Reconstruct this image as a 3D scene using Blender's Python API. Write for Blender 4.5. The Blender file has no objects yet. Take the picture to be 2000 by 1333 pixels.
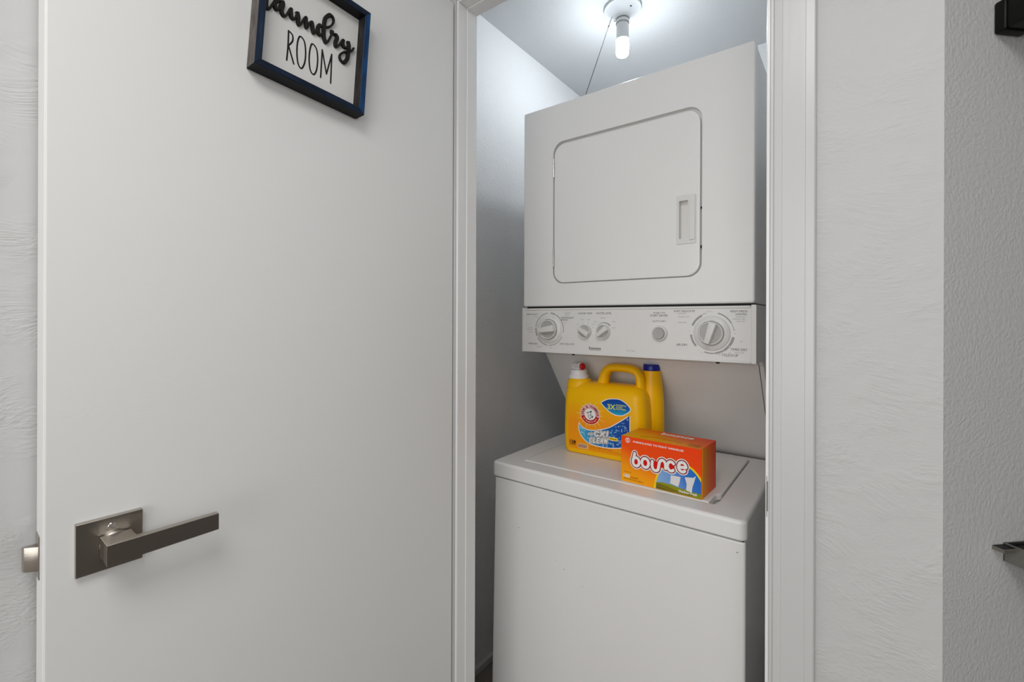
import bpy, bmesh, math, random
from mathutils import Matrix, Vector, Euler

random.seed(7)
scene = bpy.context.scene
COL = scene.collection
R = math.radians

# ------------------------------------------------------------------ camera
cam_data = bpy.data.cameras.new('camera')
cam = bpy.data.objects.new('camera', cam_data)
COL.objects.link(cam)
cam.location = (.8705, -1.0684, 1.25)
cam.matrix_world = (Matrix.Translation((.8705, -1.0684, 1.25)) @ Matrix.Rotation(R(36.907), 4, 'Z')
                    @ Matrix.Rotation(R(90), 4, 'X') @ Matrix.Rotation(R(.2), 4, 'Z'))
cam_data.sensor_width = 36
cam_data.lens = 892.6 / 2000 * 36
cam_data.shift_y = -42.68 / 2000
cam_data.clip_start = .02
scene.camera = cam

# ------------------------------------------------------------------ world, lights, exposure
world = bpy.data.worlds.new('world')
scene.world = world
world.use_nodes = True
world.node_tree.nodes['Background'].inputs[0].default_value = (1, .99, .98, 1)
world.node_tree.nodes['Background'].inputs[1].default_value = .05


def area(name, loc, target, sx, sy, power, color):
    d = bpy.data.lights.new(name, 'AREA')
    d.shape = 'RECTANGLE'
    d.size, d.size_y, d.energy, d.color = sx, sy, power, color
    o = bpy.data.objects.new(name, d)
    COL.objects.link(o)
    o.location = loc
    o.rotation_euler = (Vector(target) - Vector(loc)).to_track_quat('-Z', 'Y').to_euler()
    return o


area('room_ceiling_light', (.95, -1.45, 2.27), (.95, -1.45, 0), .7, .7, 10.5, (1, 1, 1))
area('added_room_fill', (.95, -3.5, 1.35), (.6, 0, 1.2), 2.0, 1.7, 26, (1, .997, .995))  # broad fill added behind the camera to lift the dryer front
area('added_side_fill', (2.70, -1.06, 1.85), (.1, -.7, 1.4), .65, .9, 12, (1, 1, 1))  # added fill from the right to brighten door and closet; no window there
BULB_POWER = 116
scene.view_settings.view_transform = 'Standard'
scene.view_settings.look = 'None'
scene.view_settings.gamma = 1
scene.view_settings.use_curve_mapping = False
scene.view_settings.exposure = .27


# ------------------------------------------------------------------ materials
def lin(c):
    return tuple((x / 12.92 if x <= .04045 else ((x + .055) / 1.055) ** 2.4) for x in [v / 255 for v in c]) + (1,)


def mat(name, rgb, rough=.5, metal=0, emit=0, srgb=True, spec=None):
    m = bpy.data.materials.new(name)
    m.use_nodes = True
    b = m.node_tree.nodes['Principled BSDF']
    c = lin(rgb) if srgb else tuple(rgb) + (1,)
    b.inputs['Base Color'].default_value = c
    b.inputs['Roughness'].default_value = rough
    b.inputs['Metallic'].default_value = metal
    if spec is not None:
        b.inputs['Specular IOR Level'].default_value = spec
    if emit:
        b.inputs['Emission Color'].default_value = c
        b.inputs['Emission Strength'].default_value = emit
    return m


def add_bump(m, scale, strength, dist=.001, stretch=(1, 1, 1), detail=3, warp=0, mask=0, kind='noise', rot=(0, 0, 0)):
    nt = m.node_tree
    N, L = nt.nodes, nt.links
    tc = N.new('ShaderNodeTexCoord')
    mp = N.new('ShaderNodeMapping')
    mp.inputs['Scale'].default_value = stretch
    mp.inputs['Rotation'].default_value = rot
    L.new(tc.outputs['Object'], mp.inputs['Vector'])
    vec = mp.outputs['Vector']
    if warp:
        wn = N.new('ShaderNodeTexNoise')
        wn.inputs['Scale'].default_value = 6
        wn.inputs['Detail'].default_value = 1
        L.new(tc.outputs['Object'], wn.inputs['Vector'])
        ma = N.new('ShaderNodeVectorMath')
        ma.operation = 'MULTIPLY_ADD'
        ma.inputs[1].default_value = (warp, warp, warp)
        L.new(wn.outputs['Color'], ma.inputs[0])
        L.new(vec, ma.inputs[2])
        vec = ma.outputs[0]
    n = N.new('ShaderNodeTexNoise')
    n.inputs['Scale'].default_value = scale
    n.inputs['Detail'].default_value = detail
    L.new(vec, n.inputs['Vector'])
    h = n.outputs['Fac']
    if mask:
        k = N.new('ShaderNodeTexNoise')
        k.inputs['Scale'].default_value = mask
        k.inputs['Detail'].default_value = 2
        L.new(tc.outputs['Object'], k.inputs['Vector'])
        r = N.new('ShaderNodeMapRange')
        r.inputs[1].default_value, r.inputs[2].default_value = .42, .62
        L.new(k.outputs['Fac'], r.inputs[0])
        mu = N.new('ShaderNodeMath')
        mu.operation = 'MULTIPLY'
        L.new(h, mu.inputs[0])
        L.new(r.outputs[0], mu.inputs[1])
        h = mu.outputs[0]
    bp = N.new('ShaderNodeBump')
    bp.inputs['Strength'].default_value = strength
    bp.inputs['Distance'].default_value = dist
    L.new(h, bp.inputs['Height'])
    b = N['Principled BSDF']
    if b.inputs['Normal'].is_linked:
        L.new(b.inputs['Normal'].links[0].from_socket, bp.inputs['Normal'])
    L.new(bp.outputs[0], b.inputs['Normal'])
    return m


def gradient(name, axis_vec, stops, rough=.4):
    """flat print whose ink runs along one direction of the thing's own coordinates"""
    m = mat(name, (255, 255, 255), rough, spec=.2)
    N, L = m.node_tree.nodes, m.node_tree.links
    tc = N.new('ShaderNodeTexCoord')
    dp = N.new('ShaderNodeVectorMath')
    dp.operation = 'DOT_PRODUCT'
    dp.inputs[1].default_value = axis_vec
    L.new(tc.outputs['Object'], dp.inputs[0])
    lo, hi = stops[0][0], stops[-1][0]
    mr = N.new('ShaderNodeMapRange')
    mr.inputs[1].default_value, mr.inputs[2].default_value = lo, hi
    L.new(dp.outputs['Value'], mr.inputs[0])
    cr = N.new('ShaderNodeValToRGB')
    e = cr.color_ramp.elements
    while len(e) < len(stops):
        e.new(.5)
    for el, (p, c) in zip(e, stops):
        el.position = (p - lo) / (hi - lo)
        el.color = lin(c)
    L.new(mr.outputs[0], cr.inputs[0])
    L.new(cr.outputs[0], N['Principled BSDF'].inputs['Base Color'])
    return m


WALL = (203, 202, 201)
M = {}
M['wall_trowel'] = add_bump(mat('wall_trowel', WALL, .6), 66, .40, .004, (.9, 1, 2.6), 4, .3, 16)
add_bump(M['wall_trowel'], 210, .3, .0012, (1, 1, 1.6))
M['wall_left'] = add_bump(mat('wall_left', WALL, .6), 95, .55, .0035, (1, .7, 2.8), 4, .35, 12, rot=(R(25), 0, 0))
add_bump(M['wall_left'], 160, .15, .001)
M['wall_stipple'] = add_bump(mat('wall_stipple', WALL, .6), 230, .36, .003, (1, 1, .8), 3, .05)
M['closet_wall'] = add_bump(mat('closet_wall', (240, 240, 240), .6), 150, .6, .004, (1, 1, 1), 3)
M['ceiling'] = add_bump(mat('ceiling_paint', (204, 205, 206), .7), 170, .35, .003, (1, 1, 1), 4)
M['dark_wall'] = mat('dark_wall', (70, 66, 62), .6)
M['mid_wall'] = mat('mid_wall', (190, 184, 178), .6)
M['trim'] = add_bump(mat('trim_paint', (205, 205, 204), .28), 20, .08, .002, (6, 6, .5), 3)
M['jamb'] = add_bump(mat('jamb_paint_lit', (238, 238, 237), .22), 20, .08, .002, (6, 6, .5), 3)  # trim paint made lighter, bulb light on the jamb put into its colour
M['door'] = add_bump(mat('door_paint', (233, 233, 231), .5), 60, .12, .002, (1, 2.2, 1), 4, .3, 7)
M['floor'] = add_bump(mat('floor_vinyl', (132, 124, 116), .5), 12, .3, .001, (1, 8, 1), 4)
M['enamel'] = add_bump(mat('enamel', (241, 240, 238), .28), 26, .03, .001)
M['enamel_side'] = add_bump(mat('enamel_side', (236, 235, 233), .4), 60, .1, .001)
M['plastic'] = mat('control_plastic', (230, 228, 225), .38)
M['knob'] = mat('knob_plastic', (224, 222, 218), .35)
M['knob_dish'] = mat('knob_dish', (176, 174, 171), .45)
M['ink'] = mat('grey_ink', (160, 159, 158), .6)
M['ink_dark'] = mat('dark_ink', (70, 69, 69), .6)
M['seam'] = mat('rubber_gap_black', (22, 21, 20), .7)
M['nickel'] = add_bump(mat('brushed_nickel', (182, 175, 166), .3, 1), 60, .12, .0006, (1, 14, 14), 2)
M['chrome'] = mat('chrome', (205, 203, 200), .18, 1)
M['steel'] = mat('grey_steel', (150, 148, 142), .42, 1)
M['black'] = mat('matte_black', (5, 5, 5), .4, spec=.2)
M['black_letter'] = mat('black_letter', (32, 31, 30), .6, spec=.25)
M['sign_board'] = mat('sign_board', (228, 227, 224), .6)
M['yellow'] = mat('yellow_plastic', (255, 194, 0), .33, spec=.3)
M['white_cap'] = mat('white_cap', (236, 236, 238), .35)
M['red_cap'] = mat('red_button', (190, 16, 22), .35)
M['blue_cap'] = mat('blue_cap', (14, 28, 140), .35)
M['porcelain'] = mat('porcelain', (224, 226, 228), .3)
M['bulb_base'] = mat('bulb_base', (226, 228, 230), .4)
M['glow'] = mat('bulb_glow', (236, 245, 252), .4, emit=BULB_POWER)
for k, c in dict(white=(245, 243, 240), cream=(250, 240, 215), label_orange=(243, 150, 14), red=(206, 22, 26), darkred=(140, 18, 34), pink=(236, 190, 186),
                 blue=(20, 84, 170), navy=(28, 30, 74), cyan=(60, 170, 214), bubble=(190, 226, 244), lime=(226, 230, 70),
                 brown=(110, 60, 20), black_ink=(34, 26, 18), yellow_ink=(250, 214, 20), towel=(232, 228, 226), rust=(196, 92, 20),
                 glow_ink=(255, 206, 110), grey_ink2=(96, 92, 92), hole_red=(214, 24, 18), bar=(90, 80, 110), peach=(246, 190, 130)).items():
    M[k] = mat('ink_' + k, c, .5, spec=.15)

# stained wood of the sign frame: blue-black wash with worn grain running along each rail
def wood(name, scale, c0, c1, rough=.5):
    m = mat(name, c0, rough, spec=.2)
    nt = m.node_tree
    tc = nt.nodes.new('ShaderNodeTexCoord')
    mp = nt.nodes.new('ShaderNodeMapping')
    mp.inputs['Scale'].default_value = scale
    nz = nt.nodes.new('ShaderNodeTexNoise')
    nz.inputs['Scale'].default_value = 4
    nz.inputs['Detail'].default_value = 5
    cr = nt.nodes.new('ShaderNodeValToRGB')
    cr.color_ramp.elements[0].position, cr.color_ramp.elements[0].color = .32, lin(c0)
    cr.color_ramp.elements[1].position, cr.color_ramp.elements[1].color = .70, lin(c1)
    nt.links.new(tc.outputs['Object'], mp.inputs['Vector'])
    nt.links.new(mp.outputs[0], nz.inputs['Vector'])
    nt.links.new(nz.outputs['Fac'], cr.inputs[0])
    nt.links.new(cr.outputs[0], nt.nodes['Principled BSDF'].inputs['Base Color'])
    return m


M['stain_h'] = wood('blue_stain_along', (7, 60, 60), (14, 20, 32), (24, 42, 68))
M['stain_v'] = wood('blue_stain_upright', (60, 6, 60), (24, 34, 50), (36, 54, 76))
M['stain_blue'] = wood('bright_blue_stain', (60, 6, 60), (18, 44, 78), (28, 76, 124))
M['stain_black'] = wood('black_stain', (7, 60, 60), (3, 3, 6), (14, 14, 19))
M['worn'] = wood('worn_grey_wood', (60, 8, 60), (72, 66, 64), (112, 104, 99), .6)
M['worn_dark'] = wood('worn_dark_wood', (60, 8, 60), (24, 21, 21), (54, 49, 48), .6)


# ------------------------------------------------------------------ mesh helpers
HARD = {'washer_cabinet', 'washer_top', 'washer_lid', 'dryer_cabinet', 'dryer_body', 'dryer_door', 'control_panel', 'end_cap', 'panel_trim', 'door_pull', 'rose_plate', 'lever'}


def obj(name, bm, m, parent=None, smooth=False, loc=None):
    me = bpy.data.meshes.new(name)
    bmesh.ops.recalc_face_normals(bm, faces=bm.faces) if not bm.faces.layers.int.get('keep') else None
    bm.to_mesh(me)
    bm.free()
    for k in (m if isinstance(m, (list, tuple)) else [m]):
        me.materials.append(M[k] if isinstance(k, str) else k)
    if smooth:
        me.polygons.foreach_set('use_smooth', [True] * len(me.polygons))
        try:
            me.set_sharp_from_angle(angle=R(40))
        except Exception:
            pass
    o = bpy.data.objects.new(name, me)
    COL.objects.link(o)
    if name in HARD:      # flat panels with rolled edges: keep the flats flat
        wn = o.modifiers.new('weighted_normal', 'WEIGHTED_NORMAL')
        wn.weight, wn.keep_sharp = 100, True
    if parent is not None:
        o.parent = parent
    if loc is not None:
        o.location = loc
    return o


def thing(name, label, cat, mw=None, group=None):
    o = bpy.data.objects.new(name, None)
    o.empty_display_size = .05
    COL.objects.link(o)
    if mw is not None:
        o.matrix_world = mw
    o['label'], o['category'] = label, cat
    if group:
        o['group'] = group
    return o


def struct(name, bm, m, parent=None, smooth=False):
    o = obj(name, bm, m, parent, smooth)
    if parent is None:
        o['kind'] = 'structure'
    return o


def new():
    return bmesh.new()


def box(bm, lo, hi, bevel=0, seg=2):
    lo, hi = Vector(lo), Vector(hi)
    t = bmesh.new()
    bmesh.ops.create_cube(t, size=1)
    for v in t.verts:
        v.co = Vector([lo[i] + (v.co[i] + .5) * (hi[i] - lo[i]) for i in range(3)])
    if bevel:
        bmesh.ops.bevel(t, geom=list(t.edges), offset=bevel, segments=seg, profile=.5, affect='EDGES', clamp_overlap=True)
    join(bm, t)
    return bm


def join(bm, t, mtx=None, mat_index=None):
    vm = {}
    for v in t.verts:
        vm[v] = bm.verts.new(mtx @ v.co if mtx else v.co)
    for f in t.faces:
        try:
            nf = bm.faces.new([vm[v] for v in f.verts])
            nf.material_index = f.material_index if mat_index is None else mat_index
        except ValueError:
            pass
    t.free()
    return bm


def frame(origin, ex, ey, n):
    m = Matrix.Identity(4)
    for i, c in enumerate((ex, ey, n)):
        c = Vector(c).normalized()
        for r in range(3):
            m[r][i] = c[r]
    for r in range(3):
        m[r][3] = origin[r]
    return m


def rrect(x0, y0, x1, y1, r, n=6, inset=0):
    x0, y0, x1, y1 = x0 + inset, y0 + inset, x1 - inset, y1 - inset
    r = max(r - inset, .0004)
    pts = []
    for cx, cy, a0 in ((x1 - r, y1 - r, 0), (x0 + r, y1 - r, 90), (x0 + r, y0 + r, 180), (x1 - r, y0 + r, 270)):
        for k in range(n + 1):
            a = R(a0 + 90 * k / n)
            pts.append((cx + r * math.cos(a), cy + r * math.sin(a)))
    return pts


def circle(cx, cy, rx, ry=None, n=32, a0=0, a1=360):
    ry = rx if ry is None else ry
    full = abs(a1 - a0) >= 360
    k = n if full else n + 1
    return [(cx + rx * math.cos(R(a0 + (a1 - a0) * i / n)), cy + ry * math.sin(R(a0 + (a1 - a0) * i / n))) for i in range(k)]


def fill(bm, loops):
    """flat face between an outer loop and any holes; loops are lists of BMVerts"""
    edges = []
    for lp in loops:
        for i in range(len(lp)):
            a, b = lp[i], lp[(i + 1) % len(lp)]
            edges.append(bm.edges.get((a, b)) or bm.edges.new((a, b)))
    bmesh.ops.triangle_fill(bm, use_beauty=True, use_dissolve=False, edges=edges)


def loft(bm, levels, holes=(), hole_z=None, close_bottom=True, close_top=True):
    """levels: [(2D outline, z)] bottom to top, equal counts; holes are cut in the top face down to hole_z"""
    rings = [[bm.verts.new((x, y, z)) for x, y in pts] for pts, z in levels]
    n = len(rings[0])
    for a, b in zip(rings, rings[1:]):
        for i in range(n):
            bm.faces.new((a[i], a[(i + 1) % n], b[(i + 1) % n], b[i]))
    if close_bottom:
        bm.faces.new(list(reversed(rings[0])))
    zt = levels[-1][1]
    if close_top:
        if not holes:
            bm.faces.new(rings[-1])
        else:
            hl = []
            for h in holes:
                top = [bm.verts.new((x, y, zt)) for x, y in h]
                low = [bm.verts.new((x, y, hole_z)) for x, y in h]
                k = len(h)
                for i in range(k):
                    bm.faces.new((top[i], top[(i + 1) % k], low[(i + 1) % k], low[i]))
                bm.faces.new(low)
                hl.append(top)
            fill(bm, [rings[-1]] + hl)
    return bm


def poly(bm, pts, z):
    vs = [bm.verts.new((x, y, z)) for x, y in pts]
    fill(bm, [vs])
    return bm


def smooth_pts(pts, k=6, closed=False):
    out = []
    n = len(pts)
    rng = range(n if closed else n - 1)
    g = lambda i: pts[i % n] if closed else pts[min(max(i, 0), n - 1)]
    for i in rng:
        p0, p1, p2, p3 = g(i - 1), g(i), g(i + 1), g(i + 2)
        for s in range(k):
            t = s / k
            out.append(tuple(.5 * (2 * b + (c - a) * t + (2 * a - 5 * b + 4 * c - d) * t * t + (3 * b - a - 3 * c + d) * t ** 3)
                             for a, b, c, d in zip(p0, p1, p2, p3)))
    if not closed:
        out.append(tuple(pts[-1]))
    return out


def ribbon(bm, pts, w, z, closed=False, caps=True):
    """flat painted stroke of width w"""
    n = len(pts)
    L, Rr = [], []
    for i in range(n):
        a = pts[(i - 1) % n] if closed else pts[max(i - 1, 0)]
        b = pts[(i + 1) % n] if closed else pts[min(i + 1, n - 1)]
        dx, dy = b[0] - a[0], b[1] - a[1]
        d = math.hypot(dx, dy) or 1e-9
        ww = w(i / max(n - 1, 1)) if callable(w) else w
        nx, ny = -dy / d * ww / 2, dx / d * ww / 2
        L.append(bm.verts.new((pts[i][0] + nx, pts[i][1] + ny, z)))
        Rr.append(bm.verts.new((pts[i][0] - nx, pts[i][1] - ny, z)))
    for i in range(n if closed else n - 1):
        j = (i + 1) % n
        bm.faces.new((L[i], Rr[i], Rr[j], L[j]))
    if caps and not closed:
        for e, q in ((0, 1), (n - 1, n - 2)):
            ww = w(e / max(n - 1, 1)) if callable(w) else w
            a = math.atan2(pts[e][1] - pts[q][1], pts[e][0] - pts[q][0])
            c = bm.verts.new((pts[e][0], pts[e][1], z))
            arc = [bm.verts.new((pts[e][0] + ww / 2 * math.cos(a + R(t)), pts[e][1] + ww / 2 * math.sin(a + R(t)), z)) for t in (-90, -45, 0, 45, 90)]
            for u, v in zip(arc, arc[1:]):
                bm.faces.new((c, u, v))
    return bm


def raised(bm, pts, w, z0, h):
    """cut-out stroke with thickness h standing on z0"""
    n = len(pts)
    rings = []
    for i in range(n):
        a, b = pts[max(i - 1, 0)], pts[min(i + 1, n - 1)]
        dx, dy = b[0] - a[0], b[1] - a[1]
        d = math.hypot(dx, dy) or 1e-9
        ww = w(dx / d, dy / d) if callable(w) else w
        nx, ny = -dy / d * ww / 2, dx / d * ww / 2
        rings.append([bm.verts.new((pts[i][0] + nx * k, pts[i][1] + ny * k, z0 + q)) for k, q in ((1, 0), (1, h * .8), (.75, h), (-.75, h), (-1, h * .8), (-1, 0))])
    for a, b in zip(rings, rings[1:]):
        for i in range(6):
            bm.faces.new((a[i], a[(i + 1) % 6], b[(i + 1) % 6], b[i]))
    bm.faces.new(list(reversed(rings[0])))
    bm.faces.new(rings[-1])
    return bm


def lathe(bm, prof, n=32, mtx=None, cap=True):
    t = bmesh.new()
    rings = [[t.verts.new((r * math.cos(2 * math.pi * i / n), r * math.sin(2 * math.pi * i / n), z)) for i in range(n)] for r, z in prof]
    for a, b in zip(rings, rings[1:]):
        for i in range(n):
            t.faces.new((a[i], a[(i + 1) % n], b[(i + 1) % n], b[i]))
    if cap:
        t.faces.new(list(reversed(rings[0])))
        t.faces.new(rings[-1])
    return join(bm, t, mtx)


def tube(bm, path, rads, n=12, up=Vector((0, 0, 1))):
    """sweep; rads: one (r_a, r_b) for the whole path or one per point"""
    path = [Vector(p) for p in path]
    rings = []
    for i, p in enumerate(path):
        t = (path[min(i + 1, len(path) - 1)] - path[max(i - 1, 0)]).normalized()
        s = t.cross(up)
        s = s.normalized() if s.length > 1e-4 else Vector((1, 0, 0))
        q = s.cross(t).normalized()
        ra, rb = rads if isinstance(rads, tuple) else rads[i]
        rings.append([bm.verts.new(p + s * ra * math.cos(2 * math.pi * k / n) + q * rb * math.sin(2 * math.pi * k / n)) for k in range(n)])
    for a, b in zip(rings, rings[1:]):
        for i in range(n):
            bm.faces.new((a[i], a[(i + 1) % n], b[(i + 1) % n], b[i]))
    bm.faces.new(list(reversed(rings[0])))
    bm.faces.new(rings[-1])
    return bm


def text(bm, s, x0, y0, x1=None, h=None, z=0, fat=0, shear=0, mtx=None, center=False):
    """lettering as a flat mesh, fitted to width x0..x1 and height h on the baseline y0"""
    cu = bpy.data.curves.new('t', 'FONT')
    cu.body = s
    cu.resolution_u = 3
    cu.offset = fat
    cu.shear = shear
    o = bpy.data.objects.new('t', cu)
    COL.objects.link(o)
    dg = bpy.context.evaluated_depsgraph_get()
    me = bpy.data.meshes.new_from_object(o.evaluated_get(dg))
    t = bmesh.new()
    t.from_mesh(me)
    bpy.data.objects.remove(o)
    bpy.data.curves.remove(cu)
    bpy.data.meshes.remove(me)
    if t.verts:
        xs = [v.co.x for v in t.verts]
        ys = [v.co.y for v in t.verts]
        bx0, bx1 = min(xs), max(xs)
        by1 = max(ys)
        sy = h / max(by1, 1e-6)
        sx = (x1 - x0) / (bx1 - bx0) if x1 is not None else sy
        for v in t.verts:
            v.co = Vector(((v.co.x - (bx0 if not center else (bx0 + bx1) / 2)) * sx + x0, v.co.y * sy + y0, z))
    return join(bm, t, mtx)


def kids(o):
    return [c for c in bpy.data.objects if c.parent == o]


# ================================================================== SETTING
ZC = 2.3286
bm = new(); box(bm, (-.45, -3.75, -.05), (3.0, 1.15, 0)); struct('floor', bm, 'floor')
bm = new(); box(bm, (-.45, -3.75, ZC), (3.0, 1.15, ZC + .08)); ceiling = struct('ceiling', bm, 'ceiling')
# the wall with the closet doorway, 65 mm thick
YF, YB = -.25, -.185
UL, UR, ZH = .0893, .7577, 2.03
JT = .014
bm = new()
box(bm, (-.3, YF, 0), (UL - JT, YB, ZC))
box(bm, (UR + JT, YF, 0), (.9631, YB, ZC))
box(bm, (UL - JT, YF, ZH + JT), (UR + JT, YB, ZC))
struct('wall_front', bm, 'wall_trowel')
# angled wall to the right of the outer corner (45 degrees)
bm = new()
t = bmesh.new()
d45 = .70711
p0 = Vector((.9631, YF, 0)); e = Vector((d45, d45, 0)); b = Vector((-d45, d45, 0)) * .06
p1 = p0 + e * 1.6
q = [p0, p1, p1 + b, p0 + b * .9]
lo = [t.verts.new(p) for p in q]; hi = [t.verts.new(p + Vector((0, 0, ZC))) for p in q]
for i in range(4):
    t.faces.new((lo[i], lo[(i + 1) % 4], hi[(i + 1) % 4], hi[i]))
t.faces.new(lo); t.faces.new(hi)
join(bm, t)
struct('wall_angled', bm, 'wall_stipple')
bm = new()
t = bmesh.new()
p0 = Vector((.9631, YF, 0)) + e * .15
p1 = p0 + Vector((d45, -d45, 0)) * .95
q = [p0, p1, p1 + e * .08, p0 + e * .08]
lo = [t.verts.new(p) for p in q]; hi = [t.verts.new(p + Vector((0, 0, ZC))) for p in q]
for i in range(4):
    t.faces.new((lo[i], lo[(i + 1) % 4], hi[(i + 1) % 4], hi[i]))
t.faces.new(lo); t.faces.new(hi)
join(bm, t)
struct('side_light_blocker', bm, 'dark_wall')  # unseen dark slab added to keep side light off the angled wall
bm = new(); box(bm, (-.1, -3.7, 0), (0, YF, ZC)); struct('wall_left', bm, 'wall_left')
bm = new(); box(bm, (-.1, -3.75, 0), (3.0, -3.65, ZC)); struct('wall_back', bm, 'mid_wall')
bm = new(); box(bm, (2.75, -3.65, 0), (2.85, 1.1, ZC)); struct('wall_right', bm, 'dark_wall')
# closet
bm = new(); box(bm, (-.28, YB, 0), (-.1956, .9415, ZC)); struct('wall_closet_left', bm, 'closet_wall')
bm = new(); box(bm, (-.28, .9415, 0), (.98, 1.02, ZC)); struct('wall_closet_back', bm, 'closet_wall')
bm = new(); box(bm, (.915, YB, 0), (.98, .9415, ZC)); struct('wall_closet_right', bm, 'closet_wall')
bm = new(); box(bm, (-.1956, YB, 0), (-.1836, .9415, .026), .003); struct('baseboard_left', bm, 'trim')
# old crack with a curl of loose paint on the closet ceiling
bm = new()
for pts, w in (([(.583, .52), (.60, .515), (.612, .522), (.628, .515)], .0022), ([(.612, .522), (.618, .55), (.622, .585), (.63, .62)], .003)):
    tube(bm, [(x, y, ZC - .0005) for x, y in smooth_pts(pts, 5)], (w, .0016), 6)
crk = obj('paint_crack', bm, 'ink', ceiling)
bm = new()
t = bmesh.new()
c = [(.628, .515, ZC - .001), (.640, .53, ZC - .012), (.642, .60, ZC - .009), (.631, .62, ZC - .001), (.618, .60, ZC - .001), (.615, .55, ZC - .001)]
vs = [t.verts.new(p) for p in c]
t.faces.new(vs)
bmesh.ops.solidify(t, geom=list(t.faces), thickness=.001)
join(bm, t)
obj('loose_paint_flake', bm, 'ceiling', ceiling)

# door jamb (trim_1) and casing (trim_2)
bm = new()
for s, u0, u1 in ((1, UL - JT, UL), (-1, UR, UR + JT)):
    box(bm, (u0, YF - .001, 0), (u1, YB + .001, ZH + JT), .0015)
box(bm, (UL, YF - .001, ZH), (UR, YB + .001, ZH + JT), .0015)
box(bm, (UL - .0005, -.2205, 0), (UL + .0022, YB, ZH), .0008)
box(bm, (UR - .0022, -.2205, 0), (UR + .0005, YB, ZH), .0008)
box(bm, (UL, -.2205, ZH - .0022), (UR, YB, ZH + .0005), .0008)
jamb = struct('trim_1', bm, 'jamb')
CAS = [(0, 0), (0, .006), (.0016, .0085), (.0048, .0085), (.0062, .0066), (.0064, .0064), (.0165, .0072), (.0172, .0084), (.047, .0098), (.0478, .0112), (.0585, .0112), (.0604, .0098), (.0604, 0)]
bm = new()


def casing_leg(u_in, s, z1):
    t = bmesh.new()
    a = [t.verts.new((u_in + s * x, YF - d, 0)) for x, d in CAS]
    b = [t.verts.new((u_in + s * x, YF - d, z1 + x)) for x, d in CAS]
    n = len(a)
    for i in range(n):
        t.faces.new((a[i], a[(i + 1) % n], b[(i + 1) % n], b[i]))
    t.faces.new(a); t.faces.new(b)
    join(bm, t)


casing_leg(.7630, 1, ZH + .005)
struct('trim_2', bm, 'trim')
bm = new(); casing_leg(.0840, -1, ZH + .005)
struct('trim_3', bm, 'trim')
bm = new()
t = bmesh.new()
a = [t.verts.new((.0840 - x, YF - d, ZH + .005 + x)) for x, d in CAS]
b2 = [t.verts.new((.7630 + x, YF - d, ZH + .005 + x)) for x, d in CAS]
for i in range(len(a)):
    t.faces.new((a[i], a[(i + 1) % len(a)], b2[(i + 1) % len(a)], b2[i]))
t.faces.new(a); t.faces.new(b2)
join(bm, t)
struct('trim_4', bm, 'trim')
bm = new()
box(bm, (.7592, YF - .0020, .949), (.7614, YF + .02, .996), .0004)
box(bm, (.7594, YF - .0016, .940), (.7602, YF + .002, 1.004), .0002)
sp = obj('strike_plate', bm, 'steel', jamb); sp['label'] = 'worn metal strike plate on the door frame edge'

# ------------------------------------------------------------------ the open door, hinged at the left jamb
A0 = R(1.4)
DM = frame((.085, -.25, 0), (math.sin(A0), math.cos(A0), 0), (0, 0, 1), (math.cos(A0), -math.sin(A0), 0))
DEND, DTH = -.7145, .056


def door_obj(name, bm, m, parent=None, smooth=False):
    o = obj(name, bm, m, parent, smooth)
    return o


bm = new()
box(bm, (DEND, .012, -DTH), (-.0125, 2.022, 0), .0025, 2)
door = door_obj('door_1', bm, 'door')
door['kind'] = 'structure'
door.matrix_world = DM
# latch face plate and bolt in the near edge
bm = new(); box(bm, (DEND - .0012, .9155, -.0525), (DEND + .001, .9706, -.0255), .0005)
door_obj('latch_plate', bm, 'nickel', door)
bm = new()
t = bmesh.new()
prof = [(DEND, -.046), (DEND - .0145, -.046), (DEND - .0135, -.040), (DEND, -.029)]
lo = [t.verts.new((x, .925, y)) for x, y in prof]; hi = [t.verts.new((x, .957, y)) for x, y in prof]
for i in range(4):
    t.faces.new((lo[i], lo[(i + 1) % 4], hi[(i + 1) % 4], hi[i]))
t.faces.new(lo); t.faces.new(hi)
bmesh.ops.recalc_face_normals(t, faces=t.faces)
bmesh.ops.bevel(t, geom=list(t.edges), offset=.0016, segments=2, profile=.5, affect='EDGES')
join(bm, t)
door_obj('latch_bolt', bm, 'nickel', door, True)
# lever handle on its square rose
bm = new(); box(bm, (-.6862, .9160, 0), (-.6176, .9845, .0085), .0008, 2)
rose = door_obj('rose_plate', bm, 'nickel', door)
rose['label'] = 'square brushed metal plate'
bm = new()
lathe(bm, [(.0042, .0085), (.0042, .0096), (.0036, .0101), (.0022, .0101), (.0018, .0094)], 24, Matrix.Translation((-.6508, .9722, 0)))
door_obj('screw', bm, 'chrome', rose, True)
bm = new()
lathe(bm, [(.016, .0085), (.016, .0125), (.0145, .0135)], 40, Matrix.Translation((-.648, .9495, 0)))
door_obj('collar', bm, 'nickel', rose, True)
bm = new()
box(bm, (-.6635, .9364, .012), (-.6310, .9626, .0402), .0006, 2)
lev = [(-.6635, .9362), (-.6635, .9628), (-.5375, .9628), (-.5375, .9390), (-.6300, .9376), (-.6305, .9362)]
t = bmesh.new()
lo = [t.verts.new((x, y, .0398)) for x, y in lev]; hi = [t.verts.new((x, y, .0505)) for x, y in lev]
for i in range(6):
    t.faces.new((lo[i], lo[(i + 1) % 6], hi[(i + 1) % 6], hi[i]))
t.faces.new(lo); t.faces.new(hi)
bmesh.ops.recalc_face_normals(t, faces=t.faces)
bmesh.ops.bevel(t, geom=list(t.edges), offset=.0006, segments=2, profile=.5, affect='EDGES')
join(bm, t)
door_obj('lever', bm, 'nickel', door)

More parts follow.
